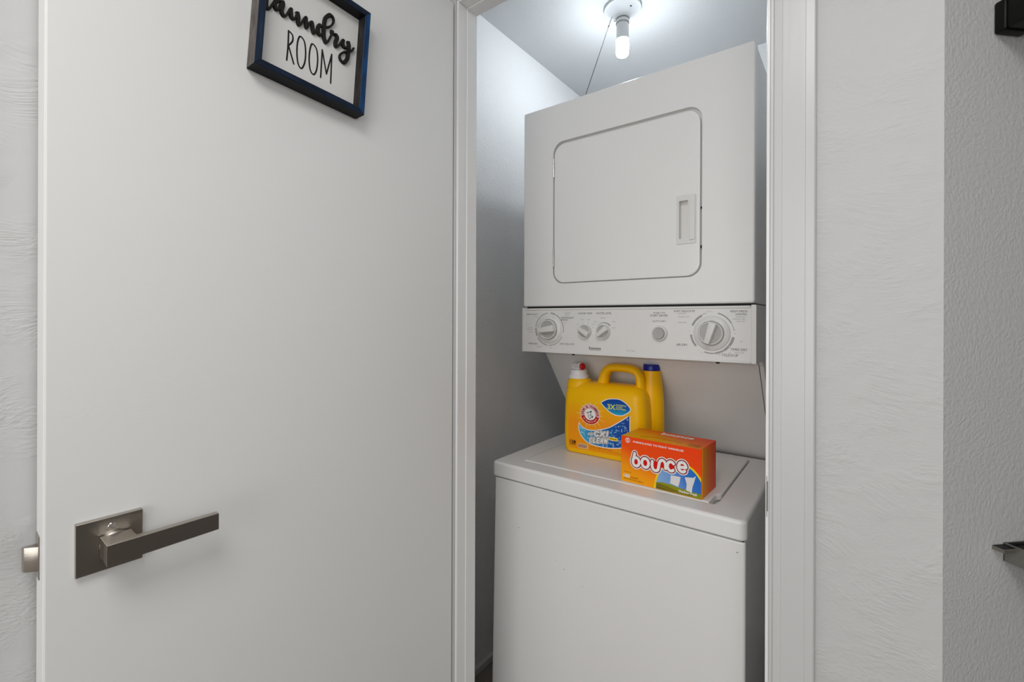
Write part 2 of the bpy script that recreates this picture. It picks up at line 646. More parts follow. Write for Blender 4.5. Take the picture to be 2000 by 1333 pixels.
# ================================================================== STACKED WASHER AND DRYER
unit = thing('stacked_laundry_center', 'white stacked washer and dryer with a dial control panel standing in the closet', 'washer dryer')
W = .679
# washer cabinet
bm = new()
t = bmesh.new()
bmesh.ops.create_cube(t, size=1)
for v in t.verts:
    x = (.003 if v.co.x < 0 else .686)
    if v.co.x < 0 and v.co.z < 0:
        x -= .0125
    v.co = Vector((x, .004 if v.co.y < 0 else .90, .02 if v.co.z < 0 else .7770))
bmesh.ops.bevel(t, geom=list(t.edges), offset=.006, segments=4, profile=.5, affect='EDGES')
join(bm, t)
cab = obj('washer_cabinet', bm, 'enamel', unit, True)
for x in (.04, .64):
    for y in (.05, .85):
        bm = new()
        lathe(bm, [(.02, 0), (.02, .022)], 16, Matrix.Translation((x, y, 0)))
        obj('foot', bm, 'seam', cab)
# chips in the enamel of the washer front
for x, z, r in ((.092, .645, .0016), (.245, .575, .0014), (.30, .548, .001), (.22, .59, .0009), (.67, .752, .0015)):
    bm = new()
    poly(bm, circle(x, z, r, r * .7, 8), 0)
    bm.transform(frame((0, .0037, 0), (1, 0, 0), (0, 0, 1), (0, -1, 0)))
    obj('enamel_chip', bm, 'grey_ink2', cab)
# black strip painting in the shade of the gap under the top
bm = new(); box(bm, (.007, .0068, .7755), (.682, .50, .7805)); obj('gap_shade', bm, 'seam', unit)
# washer top with the lid opening
ZT = .8236
LX0, LY0, LX1, LY1 = .0705, .0570, .6178, .478
out = (-.005, -.003, .689, .5135)
bm = new()
lv = []
for z, ins in ((.7795, .0035), (.7815, .001), (.785, 0), (ZT - .0085, 0), (ZT - .0050, .0008), (ZT - .0023, .0026), (ZT - .0008, .0050), (ZT, .0085)):
    lv.append((rrect(*out, .016, 6, ins), z))
hole = [(LX0, LY0), (LX1, LY0), (LX1, LY1), (LX0, LY1)]
hole = rrect(LX0, LY0, LX1, LY1, .010, 4)
loft(bm, lv, [hole], ZT - .016)
wtop = obj('washer_top', bm, 'enamel', unit, True)
# the lid with its finger notch
g = .0016
lid = [(LX0 + .0036, LY0 + g), (.5990, LY0 + g), (.6010, .1085), (.6030, .1180), (.6080, .1250), (LX1 - .0048, .1330), (LX1 - .0048, LY1 - .004), (LX0 + .0036, LY1 - .004)]


def inset_poly(pts, d):
    n = len(pts); res = []
    for i in range(n):
        p, c, q = Vector(pts[i - 1]), Vector(pts[i]), Vector(pts[(i + 1) % n])
        e1, e2 = (c - p).normalized(), (q - c).normalized()
        n1, n2 = Vector((-e1.y, e1.x)), Vector((-e2.y, e2.x))
        m = (n1 + n2)
        m = m / max(m.length_squared, .3) * 2
        res.append(tuple(c + m * d))
    return res


bm = new()
loft(bm, [(lid, ZT - .012), (lid, ZT - .0006), (inset_poly(lid, .0006), ZT + .0012), (inset_poly(lid, .0022), ZT + .0022), (inset_poly(lid, .006), ZT + .0026)])
obj('washer_lid', bm, 'enamel', unit, True)
ZL = ZT + .0026
# black strip standing for the shade in the gap behind the top
bm = new(); box(bm, (.0, .5135, .79), (.686, .5245, ZT - .004)); obj('rear_gap_shade', bm, 'seam', unit)

# splash panel between washer and dryer (sloping sheet)
bm = new()
t = bmesh.new()
prof = [(.166, 1.1475), (.262, 1.1455), (.2905, 1.1285), (.522, .8262), (.545, .80), (.90, .80), (.90, 1.289), (.166, 1.289)]
lo = [t.verts.new((0.001, y, z)) for y, z in prof]; hi = [t.verts.new((W - .0125, y, z)) for y, z in prof]
n = len(prof)
for i in range(n):
    t.faces.new((lo[i], lo[(i + 1) % n], hi[(i + 1) % n], hi[i]))
t.faces.new(lo); t.faces.new(hi)
join(bm, t)
splash = obj('splash_panel', bm, 'enamel_side', unit)
bm = new()
t = bmesh.new()
pr2 = [(y + .003, z - .0015 if z > 1 else z) for y, z in prof]
lo = [t.verts.new((W - .0108, y, z)) for y, z in pr2]; hi = [t.verts.new((W - .0008, y, z)) for y, z in pr2]
for i in range(n):
    t.faces.new((lo[i], lo[(i + 1) % n], hi[(i + 1) % n], hi[i]))
t.faces.new(lo); t.faces.new(hi)
join(bm, t)
obj('side_bracket', bm, 'enamel_side', unit)
for x, y, z in ((.1660, .19, 1.1475), (.5880, .19, 1.1475)):
    bm = new()
    lathe(bm, [(.0070, 0), (.0070, -.0045), (.0050, -.0055), (.0046, -.0095), (.0018, -.0100)], 12, Matrix.Translation((x, y, z)))
    obj('screw', bm, 'seam', splash, True)

# dryer cabinet: front sheet with the door opening, and the body behind it
YD = .1514
FD = frame((0, YD, 0), (1, 0, 0), (0, 0, 1), (0, -1, 0))
DH = (.1140, 1.3605, .5582, 1.8010)
bm = new()
levels = []
for d, ins in ((-.03, 0), (-.006, 0), (-.0025, .0012), (-.0006, .003), (0, .006)):
    levels.append((rrect(0, 1.2905, W, 1.922, .007, 4, ins), d))
loft(bm, levels, [rrect(*DH, .036, 8)], -.016)
bm.transform(FD)
dry = obj('dryer_cabinet', bm, 'enamel', unit, True)
bm = new(); box(bm, (.0015, YD + .0295, 1.2905), (W - .0015, .90, 1.9195), .003); obj('dryer_body', bm, 'enamel_side', unit, True)
bm = new(); box(bm, (.01, YD + .010, 1.2830), (W - .006, YD + .10, 1.2910)); obj('gap_shade', bm, 'seam', unit)  # black strip stands in for the gap shadow under the dryer
# dryer door with recessed pull
DD = (.1172, 1.3632, .5532, 1.7925)
PK = (.5005, 1.4600, .5245, 1.5610)
bm = new()
levels = [(rrect(*DD, .034, 8, i), d) for d, i in ((-.0158, 0), (-.0035, 0), (-.0012, .0010), (0, .0035))]
loft(bm, levels, [rrect(*PK, .002, 3)], -.0155)
bm.transform(FD)
dd = obj('dryer_door', bm, 'enamel', unit, True)
bm = new()
HF = (.4945, 1.4470, .5440, 1.5745)
levels = [(rrect(*HF, .003, 3, i), d) for d, i in ((-.0005, 0), (.0012, 0), (.0022, .001))]
loft(bm, levels, [rrect(*PK, .002, 3, .0006)], -.0150, close_bottom=False)
levels = [(rrect(.5262, 1.4560, .5415, 1.5700, .003, 3, i), d) for d, i in ((.002, 0), (.0045, .0006), (.0056, .003))]
loft(bm, levels)
bm.transform(FD)
obj('door_pull', bm, 'plastic', dd, True)
for z0 in (1.4135, 1.6935):
    bm = new()
    lathe(bm, [(.0026, 0), (.0026, .058)], 12, FD @ Matrix.Translation((.1152, z0, .0002)) @ Matrix.Rotation(R(-90), 4, 'X'))
    for k in (.014, .029, .044):
        lathe(bm, [(.0030, 0), (.0030, .0012)], 12, FD @ Matrix.Translation((.1152, z0 + k, .0002)) @ Matrix.Rotation(R(-90), 4, 'X'))
    obj('hinge', bm, 'chrome', dd, True)
bm = new()
t = bmesh.new(); box(t, (.5537, 1.4345, -.008), (.5575, 1.4405, -.003)); join(bm, t, FD)
obj('door_latch', bm, 'seam', dd)
bm = new()
t = bmesh.new(); box(t, (.5537, 1.5350, -.008), (.5560, 1.5400, -.004)); join(bm, t, FD)
obj('door_latch', bm, 'seam', dd)

# ------------------------------------------------------------------ control panel
YP = .1464
FP = frame((0, YP, 0), (1, 0, 0), (0, 0, 1), (0, -1, 0))
bm = new()
t = bmesh.new(); box(t, (.0015, 1.1462, -.11), (W + .003, 1.2835, -.0012), .0025, 2); join(bm, t, FP)
panel = obj('control_panel', bm, 'plastic', unit, True)
for a in ((-.0005, .0105), (W - .0075, W + .0045)):
    bm = new()
    t = bmesh.new(); box(t, (a[0], 1.1446, -.108), (a[1], 1.2868, .0005), .002, 2); join(bm, t, FP)
    obj('end_cap', bm, 'plastic', panel, True)
bm = new()
t = bmesh.new(); box(t, (.0105, 1.2780, -.05), (W - .0075, 1.2848, .0012), .003, 3); join(bm, t, FP)
obj('panel_trim', bm, 'plastic', panel, True)
bm = new()
t = bmesh.new(); box(t, (.0105, 1.1450, -.05), (W - .0075, 1.1505, .0008), .002, 2); join(bm, t, FP)
obj('panel_trim', bm, 'plastic', panel, True)
# printed words and scales
bm = new()
for s, x0, y0, x1, y1 in (('PERMANENT', .147, 1.2521, .192, 1.2572), ('PRESS', .1475, 1.2458, .170, 1.2502),
                          ('KNIT DELICATE', .1425, 1.1722, .1925, 1.1772), ('WATER TEMP', .2055, 1.2652, .252, 1.2705),
                          ('WATER LEVEL', .2645, 1.2652, .3135, 1.2708), ('PUSH TO', .4355, 1.2655, .4668, 1.2703),
                          ('START DRYER', .426, 1.2584, .4734, 1.2637), ('AUTO DRY', .4322, 1.2438, .4687, 1.2480),
                          ('KNIT DELICATE', .4895, 1.2700, .5425, 1.2750), ('AIR DRY', .4962, 1.182, .5246, 1.188),
                          ('PERM PRESS', .6258, 1.2685, .6637, 1.2735), ('NORMAL', .6378, 1.2615, .6637, 1.2665),
                          ('TIMED DRY', .6266, 1.1750, .664, 1.1808), ('TOUCH UP', .6069, 1.1602, .6437, 1.1665),
                          ('HEAVY DUTY', .0168, 1.2636, .060, 1.2680), ('PREWASH', .0256, 1.1692, .0594, 1.1742)):
    text(bm, s, x0, y0, x1, y1 - y0)
bm.transform(FP @ Matrix.Translation((0, 0, .0002 - .0012)))
pl = obj('printed_lettering', bm, 'ink_dark', panel)
pl['kind'] = 'stuff'
bm = new()
for s, x0, y0, x1, y1 in (('LESS DRY', .5007, 1.2646, .521, 1.2678), ('NORMAL DRY', .5004, 1.2561, .5293, 1.2593), ('MORE DRY', .4999, 1.2415, .5227, 1.2447),
                          ('MORE DRY', .6382, 1.2560, .6609, 1.2590), ('NORMAL DRY', .6308, 1.2505, .6609, 1.2535), ('LESS DRY', .6397, 1.2450, .6609, 1.2480),
                          ('SOAK', .0577, 1.1604, .0753, 1.1642), ('10 MIN', .046, 1.2565, .060, 1.2595), ('MIN', .025, 1.2212, .0415, 1.2240),
                          ('NORMAL', .0200, 1.2155, .0418, 1.2183), ('SPIN', .0250, 1.2078, .0418, 1.2106), ('REGULAR', .1600, 1.2686, .1790, 1.2715),
                          ('HEAVY', .1600, 1.2640, .1760, 1.2664), ('LIGHT', .1600, 1.2596, .1750, 1.2620), ('10', .156, 1.2380, .164, 1.2404),
                          ('WARM', .2130, 1.2480, .2245, 1.2508), ('COLD', .2345, 1.2480, .2460, 1.2508), ('HOT', .2010, 1.2340, .2110, 1.2366), ('COLD', .2510, 1.2340, .2610, 1.2366),
                          ('MEDIUM', .2790, 1.2530, .2945, 1.2560), ('SMALL', .2590, 1.2420, .2690, 1.2450), ('LARGE', .3150, 1.2420, .3260, 1.2450), ('RESET', .3150, 1.2250, .3270, 1.2276),
                          ('40', .648, 1.1965, .653, 1.1990), ('20', .6220, 1.1680, .627, 1.1705), ('10', .5990, 1.1625, .604, 1.1650), ('MINUTES', .6363, 1.1690, .6568, 1.1716),
                          ('Heavy Duty', .3575, 1.1618, .3835, 1.1650), ('OFF', .1050, 1.1590, .1150, 1.1615), ('OFF', .5700, 1.2700, .5790, 1.2724)):
    text(bm, s, x0, y0, x1, y1 - y0)
# scale arcs and ticks round the four dials
DIALS = {'left': (.1035, 1.2185), 'right': (.5830, 1.2165), 'temp': (.2300, 1.2145), 'level': (.2895, 1.2145)}
cx, cy = DIALS['left']
for a0, a1, r, w in ((97, 172, .0510, .0026), (176, 205, .0502, .0045), (-12, 62, .0512, .0026), (65, 84, .0508, .0040), (212, 262, .0505, .0030), (268, 335, .0505, .0022)):
    ribbon(bm, circle(cx, cy, r, None, 18, a0, a1), w, 0, caps=False)
for a in range(200, 342, 10):
    ribbon(bm, [(cx + r * math.cos(R(a)), cy + r * math.sin(R(a))) for r in (.0462, .0492)], .0008, 0, caps=False)
cx, cy = DIALS['right']
for a0, a1, r, w in ((118, 158, .0500, .0052), (104, 118, .0520, .0012), (30, 74, .0520, .0030), (8, 30, .0520, .0014), (185, 222, .0500, .0050), (250, 278, .0505, .0028),
                     (279, 303, .0505, .0045), (304, 322, .0505, .0058), (323, 350, .0505, .0062)):
    ribbon(bm, circle(cx, cy, r, None, 14, a0, a1), w, 0, caps=False)
for a in (0, 10, 90, 175, 235, 245):
    ribbon(bm, [(cx + r * math.cos(R(a)), cy + r * math.sin(R(a))) for r in (.0525, .0560)], .0008, 0, caps=False)
cx, cy = DIALS['temp']
for a in (25, 70, 110, 155):
    ribbon(bm, [(cx + r * math.cos(R(a)), cy + r * math.sin(R(a))) for r in (.0245, .0275)], .0014, 0, caps=False)
cx, cy = DIALS['level']
ribbon(bm, circle(cx, cy, .0262, None, 16, 42, 140), lambda t: .0010 + .0034 * (1 - t), 0, caps=False)
bm.transform(FP @ Matrix.Translation((0, 0, .0002 - .0012)))
ps = obj('printed_scale', bm, 'ink', panel)
ps['kind'] = 'stuff'
bm = new()
text(bm, 'Kenmore', .2425, 1.1618, .2800, .0080, fat=.012)
ribbon(bm, [(.243, 1.1600), (.279, 1.1600)], .0007, 0, caps=False)
bm.transform(FP @ Matrix.Translation((0, 0, .0002 - .0012)))
obj('logo_lettering', bm, 'black_ink', panel)


def knob(name, cx, cy, r_skirt, r, h, bar_deg, bar_w):
    bm = new()
    if r_skirt:
        lathe(bm, [(r_skirt, 0), (r_skirt - .0003, .0016), (r_skirt - .002, .0034), (r + .0028, .0056), (r + .0022, .0058), (r + .0018, .0004)], 48, None, False)
        ribbon(bm, [((r + q) * math.cos(R(60)), (r + q) * math.sin(R(60))) for q in (.003, .010)], .0016, .0054, caps=False)
    lathe(bm, [(r, 0), (r, h * .45), (r * .985, h * .52), (r * .95, h * .55), (r * .90, h * .53), (r * .86, h * .40)], 48)
    t = bmesh.new()
    prof = [(-r * .98, -bar_w * .42), (r * .98, -bar_w * .62), (r * .98, bar_w * .62), (-r * .98, bar_w * .42)]
    lo = [t.verts.new((x, y, h * .3)) for x, y in prof]
    hi = [t.verts.new((x * .93, y * .72, h)) for x, y in prof]
    for i in range(4):
        t.faces.new((lo[i], lo[(i + 1) % 4], hi[(i + 1) % 4], hi[i]))
    t.faces.new(lo); t.faces.new(hi)
    bmesh.ops.recalc_face_normals(t, faces=t.faces)
    bmesh.ops.bevel(t, geom=list(t.edges), offset=.0018, segments=3, profile=.5, affect='EDGES')
    join(bm, t, Matrix.Rotation(R(bar_deg), 4, 'Z'))
    # dished face of the knob in its greyer plastic
    t = bmesh.new()
    lathe(t, [(r * .88, h * .36), (r * .88, h * .42)], 40)
    join(bm, t, None, 1)
    bm.transform(FP @ Matrix.Translation((cx, cy, -.0012)))
    return obj(name, bm, ['knob', 'knob_dish'], panel, True)


k = knob('washer_timer_dial', *DIALS['left'], .0445, .0305, .026, 9, .0215)
k = knob('dryer_timer_dial', *DIALS['right'], .0440, .0290, .026, 74, .0195)
k = knob('temperature_knob', *DIALS['temp'], 0, .0205, .021, -30, .0158)
k = knob('level_knob', *DIALS['level'], 0, .0208, .021, 38, .0158)
bm = new()
lathe(bm, [(.0210, 0), (.0208, .004), (.0190, .0085), (.0172, .0095), (.0160, .0095), (.0156, .006)], 40)
t = bmesh.new(); lathe(t, [(.0152, .004), (.0152, .012), (.0140, .0132), (.0080, .0126)], 40); join(bm, t, None, 1)
bm.transform(FP @ Matrix.Translation((.4525, 1.2135, -.0012)))
obj('start_button', bm, ['knob', 'knob_dish'], panel, True)

# ================================================================== CEILING LAMP IN THE CLOSET
lx, ly = .2246, .4218
lamp = thing('ceiling_light', 'bare white bulb in a round porcelain lampholder on the closet ceiling', 'light', Matrix.Translation((lx, ly, ZC)))
bm = new()
lathe(bm, [(.0625, 0), (.0630, -.006), (.0615, -.0085), (.0590, -.0090), (.0540, -.0125), (.0420, -.022), (.0310, -.030), (.0262, -.035), (.0245, -.040), (.0215, -.040), (.0215, -.020)], 56)
obj('lampholder', bm, 'porcelain', lamp, True)
bm = new(); lathe(bm, [(.0212, -.024), (.0212, -.052), (.0222, -.053), (.0222, -.056)], 40); sk = obj('socket', bm, 'porcelain', lamp, True)
bm = new(); lathe(bm, [(.0221, -.0405), (.0226, -.0415), (.0226, -.0425), (.0221, -.0435)], 40); lathe(bm, [(.0218, -.0535), (.0226, -.0545), (.0226, -.0565), (.0205, -.058)], 40)
obj('socket_rim', bm, 'steel', sk, True)
bm = new(); lathe(bm, [(.0200, -.054), (.0208, -.070), (.0212, -.100), (.0212, -.112)], 40)
bulb = obj('bulb', bm, 'bulb_base', lamp, True)
bm = new(); lathe(bm, [(.0210, -.112), (.0216, -.120), (.0216, -.153), (.0208, -.160), (.0180, -.1655), (.0110, -.1685), (.003, -.1692)], 40)
obj('diffuser', bm, 'glow', bulb, True)
for a in (-28, 152):
    bm = new()
    lathe(bm, [(.0038, .003), (.0040, -.002), (.0030, -.0035), (.001, -.0035)], 12, Matrix.Translation((.042 * math.cos(R(a)), .042 * math.sin(R(a)), -.0185)))
    obj('screw', bm, 'seam', lamp, True)
bm = new()
c0 = Vector((-.0300, -.016, -.026))
c1 = Vector((-.034, -.018, -.036))
c2 = Vector((.0001, -.266, 1.9250 - ZC))
path = [c0 + (c1 - c0) * i / 3 for i in range(3)]
n = int((c2 - c1).length / .0044)
path += [c1 + (c2 - c1) * i / n for i in range(n + 1)]
for p in path:
    bmesh.ops.create_icosphere(bm, subdivisions=1, radius=.0014, matrix=Matrix.Translation(p))
tube(bm, [c0 + Vector((.004, 0, .006)), c0, c1, c2], (.0005, .0005), 5)
bmesh.ops.create_icosphere(bm, subdivisions=1, radius=.0032, matrix=Matrix.Translation(c1 + (c2 - c1) * .11))
ch = obj('pull_chain', bm, 'ink_dark', lamp)
ch['label'] = 'metal bead pull chain'

# ================================================================== SIGN ON THE DOOR
TH = R(-4.0)
BL = Vector((-.4829, 1.6586))
sm = DM @ Matrix.Translation((BL.x, BL.y, 0)) @ Matrix.Rotation(TH, 4, 'Z')
sign = thing('laundry_sign', 'square dark blue framed laundry room sign with raised script, hung tilted on the white door', 'sign', sm)
SW, SH, SD, SR = .2015, .2062, .030, .0112
for nm, pr in (('frame_rail', [(0, 0), (SW, 0), (SW - SR, SR), (SR, SR)]), ('frame_rail', [(SW, 0), (SW, SH), (SW - SR, SH - SR), (SW - SR, SR)]),
               ('frame_rail', [(SW, SH), (0, SH), (SR, SH - SR), (SW - SR, SH - SR)]), ('frame_rail', [(0, SH), (0, 0), (SR, SR), (SR, SH - SR)])):
    bm = new()
    a, b_, c_, d_ = [Vector(p) for p in pr]
    t = bmesh.new()
    lo = [t.verts.new((p.x, p.y, .0005)) for p in (a, b_, c_, d_)]; hi = [t.verts.new((p.x, p.y, SD)) for p in (a, b_, c_, d_)]
    fs = []
    for i in range(4):
        fs.append(t.faces.new((lo[i], lo[(i + 1) % 4], hi[(i + 1) % 4], hi[i])))
    fs.append(t.faces.new(lo)); fs.append(t.faces.new(hi))
    vert = abs(a.x - b_.x) < .01
    fs[0].material_index = 1      # the flanks are stained black, or show worn grey wood on the upright rails
    fs[2].material_index = 1
    bmesh.ops.recalc_face_normals(t, faces=t.faces)
    bmesh.ops.bevel(t, geom=[e for e in t.edges], offset=.0005, segments=1, profile=.5, affect='EDGES')
    join(bm, t)
    obj('frame_rail', bm, (['stain_blue', 'worn_dark'] if a.x > .1 else ['stain_v', 'worn']) if vert else ['stain_h', 'stain_black'], sign)
bm = new(); box(bm, (SR - .001, SR - .001, .001), (SW - SR + .001, SH - SR + .001, .0068)); obj('board', bm, 'sign_board', sign)
SCRIPT = [
    [(23.5, 150), (18.8, 138), (18.2, 125.9), (18.2, 117.8), (19.7, 113.0), (22.6, 111.6), (25.1, 114.9), (28.1, 122.8), (30.9, 129.6)],
    [(19.2, 140), (24, 146), (30, 156), (32, 165), (29.5, 171), (25, 170.5), (21, 163), (18.8, 152), (18.2, 138)],
    [(40.2, 136.5), (36.9, 135.7), (32.9, 130.9), (32.1, 125.0), (33.3, 120.7), (36.4, 118.9), (39.1, 123.0), (40.7, 129.6), (42.8, 136.4)],
    [(43.5, 139.1), (45.2, 133.8), (43.5, 123.6), (45.1, 117.3), (49.1, 115.4), (52.0, 118.8), (54.9, 126.2), (58.3, 134.7), (59.0, 128.7), (60.4, 121.7), (64.3, 119.7), (67.8, 124.2), (70.0, 133)],
    [(70.0, 135.5), (72.4, 127.7), (72.8, 118.6), (75.1, 115.3), (78.5, 119.7), (81.6, 128.6), (84.8, 135.3), (86.1, 127.9), (87.4, 120.0), (89.0, 118.1), (91.6, 125.4), (94.3, 132.1), (97.0, 131.9), (99.1, 122.8), (101.8, 115.7), (104.7, 119.4), (107.4, 127.7)],
    [(115.2, 136.8), (110.8, 135.4), (108.6, 127.6), (110.3, 120.7), (114.1, 118.9), (118.5, 125.5)],
    [(121.8, 137.9), (131.2, 145.8), (136.6, 155.8), (136.5, 163.9), (131.8, 167.2), (126.5, 164.1), (121.3, 155.4), (119.8, 144.8), (119.8, 132.7), (120.5, 121.0), (123.6, 113.1), (126.8, 111.5), (130.7, 119.1), (135.2, 132.0)],
    [(135.7, 140.0), (136.2, 134.5), (142.2, 136.7), (146.5, 132.7), (144.2, 123.2), (144.7, 116.0), (148.2, 116.3), (153.1, 124.1), (158.5, 135.4), (158.1, 127.7), (160.7, 123.3), (165.2, 122.9), (167.6, 127.2)],
    [(169.0, 138.1), (171.5, 129.4), (171.1, 116.5), (169.4, 102.9), (162.9, 93.0), (155.7, 94.8), (154.3, 102.3), (159.8, 111.1), (170.0, 118.4), (176.9, 123.5), (181.7, 131.7)]]
bm = new()
for i, st in enumerate(SCRIPT):
    pts = smooth_pts([(x / 1000, y / 1000) for x, y in st], 6)
    raised(bm, pts, lambda dx, dy: .0034 + (.0032 if dy < -.25 else (.0010 if dy < .2 else 0)), .0068 + .00004 * i, .0052)
obj('raised_script', bm, 'black_letter', sign, True)
ROOM = [([(58.9, 96.0), (59.8, 68.9), (59.4, 43.4)], 0), ([(58.9, 96.0), (65.9, 92.0), (66.7, 81.6), (60.2, 69.8)], 0), ([(60.8, 69.5), (66.3, 56.3), (71.8, 43.0)], 0),
        ([(79.2, 97.4), (87.2, 92.5), (90.9, 74.4), (90.5, 55.2), (85.6, 42.1), (79.4, 47.1), (75.9, 63.9), (75.5, 84.7)], 1),
        ([(101.7, 96.4), (110.2, 91.0), (113.7, 72.4), (112.7, 52.5), (108.1, 42.4), (101.8, 46.9), (98.1, 64.0), (98.3, 84.4)], 1),
        ([(121.5, 43.7), (120.9, 95.8)], 0), ([(120.9, 95.8), (132.0, 55.5)], 0), ([(132.0, 55.5), (139.7, 97.4)], 0), ([(139.7, 97.4), (141.4, 42.5)], 0)]
bm = new()
for i, (st, cl) in enumerate(ROOM):
    pts = [(x / 1000, y / 1000) for x, y in st]
    pts = smooth_pts(pts, 6, bool(cl)) if len(pts) > 2 else pts
    ribbon(bm, pts, .0029, .0070 + .00001 * i, bool(cl))
obj('painted_lettering', bm, 'black_letter', sign)

# ================================================================== DETERGENT JUG
jug = thing('detergent_jug', 'yellow detergent jug with white tap and blue cap standing on the washer', 'detergent', Matrix.Translation((.255, .27, ZL)))
JX, JY = -.255, -.27          # jug-local from closet coordinates
bm = new()
sections = [  # z, u left, u right, v front, v back, corner radius
    (.000, .128, .374, .2165, .326, .020), (.003, .120, .380, .2120, .331, .026), (.010, .1155, .3845, .2102, .334, .030), (.030, .1130, .3860, .2100, .335, .030),
    (.070, .1115, .3865, .2100, .335, .030), (.120, .1125, .3860, .2100, .335, .030), (.160, .1140, .3840, .2100, .335, .030), (.178, .1150, .3820, .2104, .334, .030),
    (.193, .1160, .3790, .2125, .331, .030), (.204, .1180, .3740, .2175, .325, .030), (.2135, .1210, .3680, .2255, .316, .028), (.2205, .1270, .3600, .2350, .306, .026), (.2240, .1360, .3480, .2460, .296, .022)]
levels = []
for z, a, b_, f, k_, r in sections:
    levels.append(([(x + JX, y + JY) for x, y in rrect(a, f, b_, k_, r, 7)], z))
loft(bm, levels)
# rear column that carries the blue cap
lathe(bm, [(.034, .001), (.0372, .006), (.0378, .10), (.0366, .17), (.0335, .215), (.0295, .245), (.0272, .262), (.0265, .2685), (.0225, .2690)], 40, Matrix.Translation((.3725 + JX, .308 + JY, 0)))
# neck ring under the tap
lathe(bm, [(.043, .196), (.0415, .214), (.0375, .226), (.0330, .2325)], 40, Matrix.Translation((.150 + JX, .262 + JY, 0)))
# carrying handle
hp = smooth_pts([(.2240, .200), (.2325, .230), (.2385, .2535), (.2510, .2690), (.2700, .2735), (.3050, .2735), (.3320, .2700), (.3470, .2570), (.3530, .235), (.3545, .185)], 5)
nn = len(hp)
tube(bm, [(x + JX, .268 + JY, z) for x, z in hp], [(.0125 + .0075 * max(0, 1 - i / nn * 2.6) + .002 * max(0, (i / nn - .7) * 3), .0190) for i in range(nn)], 16, Vector((0, 1, 0)))
jb = obj('jug_body', bm, 'yellow', jug, True)
# white tap and its red press button
bm = new()
lathe(bm, [(.0310, .2305), (.0322, .233), (.0322, .240), (.0290, .243), (.0275, .2465), (.0262, .2595), (.0230, .2605)], 36, Matrix.Translation((.1462 + JX, .262 + JY, 0)))
ax = Vector((.92, -.39, 0)).normalized()
TM = frame(Vector((.1460 + JX, .262 + JY, .2715)), ax.cross(Vector((0, 0, 1))), (0, 0, 1), ax)
TM = frame(Vector((.1430 + JX, .262 + JY, .2715)), Vector((0, 0, 1)).cross(ax), (0, 0, 1), ax)
lathe(bm, [(.0085, -.026), (.0100, -.023), (.0102, -.012), (.0098, .004), (.0118, .008), (.0126, .018), (.0122, .0215)], 28, TM)
lathe(bm, [(.0125, .255), (.0118, .268)], 20, Matrix.Translation((.144 + JX, .262 + JY, 0)))
lathe(bm, [(.0070, .256), (.0078, .270)], 16, Matrix.Translation((.126 + JX, .266 + JY, 0)))
tap = obj('tap', bm, 'white_cap', jug, True)
bm = new()
lathe(bm, [(.0112, .0200), (.0114, .0235), (.0098, .0272), (.0060, .0292), (.002, .0298)], 28, TM)
obj('press_button', bm, 'red_cap', tap, True)
bm = new()
lathe(bm, [(.0250, .2690), (.0252, .2700), (.0252, .2858), (.0240, .2874), (.020, .2874)], 36, Matrix.Translation((.3725 + JX, .308 + JY, 0)))
cap = obj('blue_cap', bm, 'blue_cap', jug, True); cap['label'] = 'dark blue screw cap'

# printed label on the flat front: local print frame in closet u,z
FJ = Matrix.Translation((JX, JY, -ZL)) @ frame((0, .2100, 0), (1, 0, 0), (0, 0, 1), (0, -1, 0))


def jprint(name, bm, m, layer, parent=None):
    bm.transform(FJ @ Matrix.Translation((0, 0, .00012 * layer)))
    return obj(name, bm, m, parent or label)


M['label_ground'] = gradient('label_ground', (0, 0, 1), [(.02, (250, 160, 8)), (.10, (255, 156, 22)), (.165, (252, 190, 4))])
bm = new(); poly(bm, rrect(.137, .8420, .3441, .9900, .010, 5), 0)
bm.transform(FJ @ Matrix.Translation((0, 0, .00012)))
label = obj('front_label', bm, M['label_ground'], jug)
# burst of rays behind the round emblem
LC = (.2144, .9560)
bm = new()
rr = random.Random(3)
for k_ in range(16):
    a = 360 / 16 * k_ + rr.uniform(-5, 5)
    L_ = rr.uniform(.040, .056)
    p = [(LC[0] + .028 * math.cos(R(a - 4)), LC[1] + .028 * math.sin(R(a - 4))), (LC[0] + L_ * math.cos(R(a)), LC[1] + L_ * math.sin(R(a))), (LC[0] + .028 * math.cos(R(a + 4)), LC[1] + .028 * math.sin(R(a + 4)))]
    poly(bm, p, 0)
jprint('burst', bm, 'glow_ink', 1.5)
bt = [(.1769, .9290), (.1810, .9190), (.1900, .9120), (.2063, .9069), (.2335, .9090), (.2745, .9223), (.3028, .9396), (.3436, .9686)]
bb = [(.3436, .8760), (.3226, .8700), (.2833, .8625), (.2455, .8614), (.2095, .8662), (.1849, .8843), (.1745, .9060)]
band = smooth_pts(bt, 4)[:] + smooth_pts(bb, 4)
bm = new(); poly(bm, band, 0)
M['band_blue'] = gradient('band_blue', (1, 0, 0), [(-.08, (86, 186, 222)), (-.03, (34, 140, 200)), (.03, (22, 96, 178)), (.088, (30, 70, 160))])
jprint('blue_band', bm, M['band_blue'], 2)
bm = new(); ribbon(bm, band, .0026, 0, closed=True); jprint('band_outline', bm, 'white', 3)
bm = new()


def inside(x, y, pg):
    c = False
    for i in range(len(pg)):
        (x1, y1), (x2, y2) = pg[i - 1], pg[i]
        if (y1 > y) != (y2 > y) and x < (x2 - x1) * (y - y1) / (y2 - y1) + x1:
            c = not c
    return c


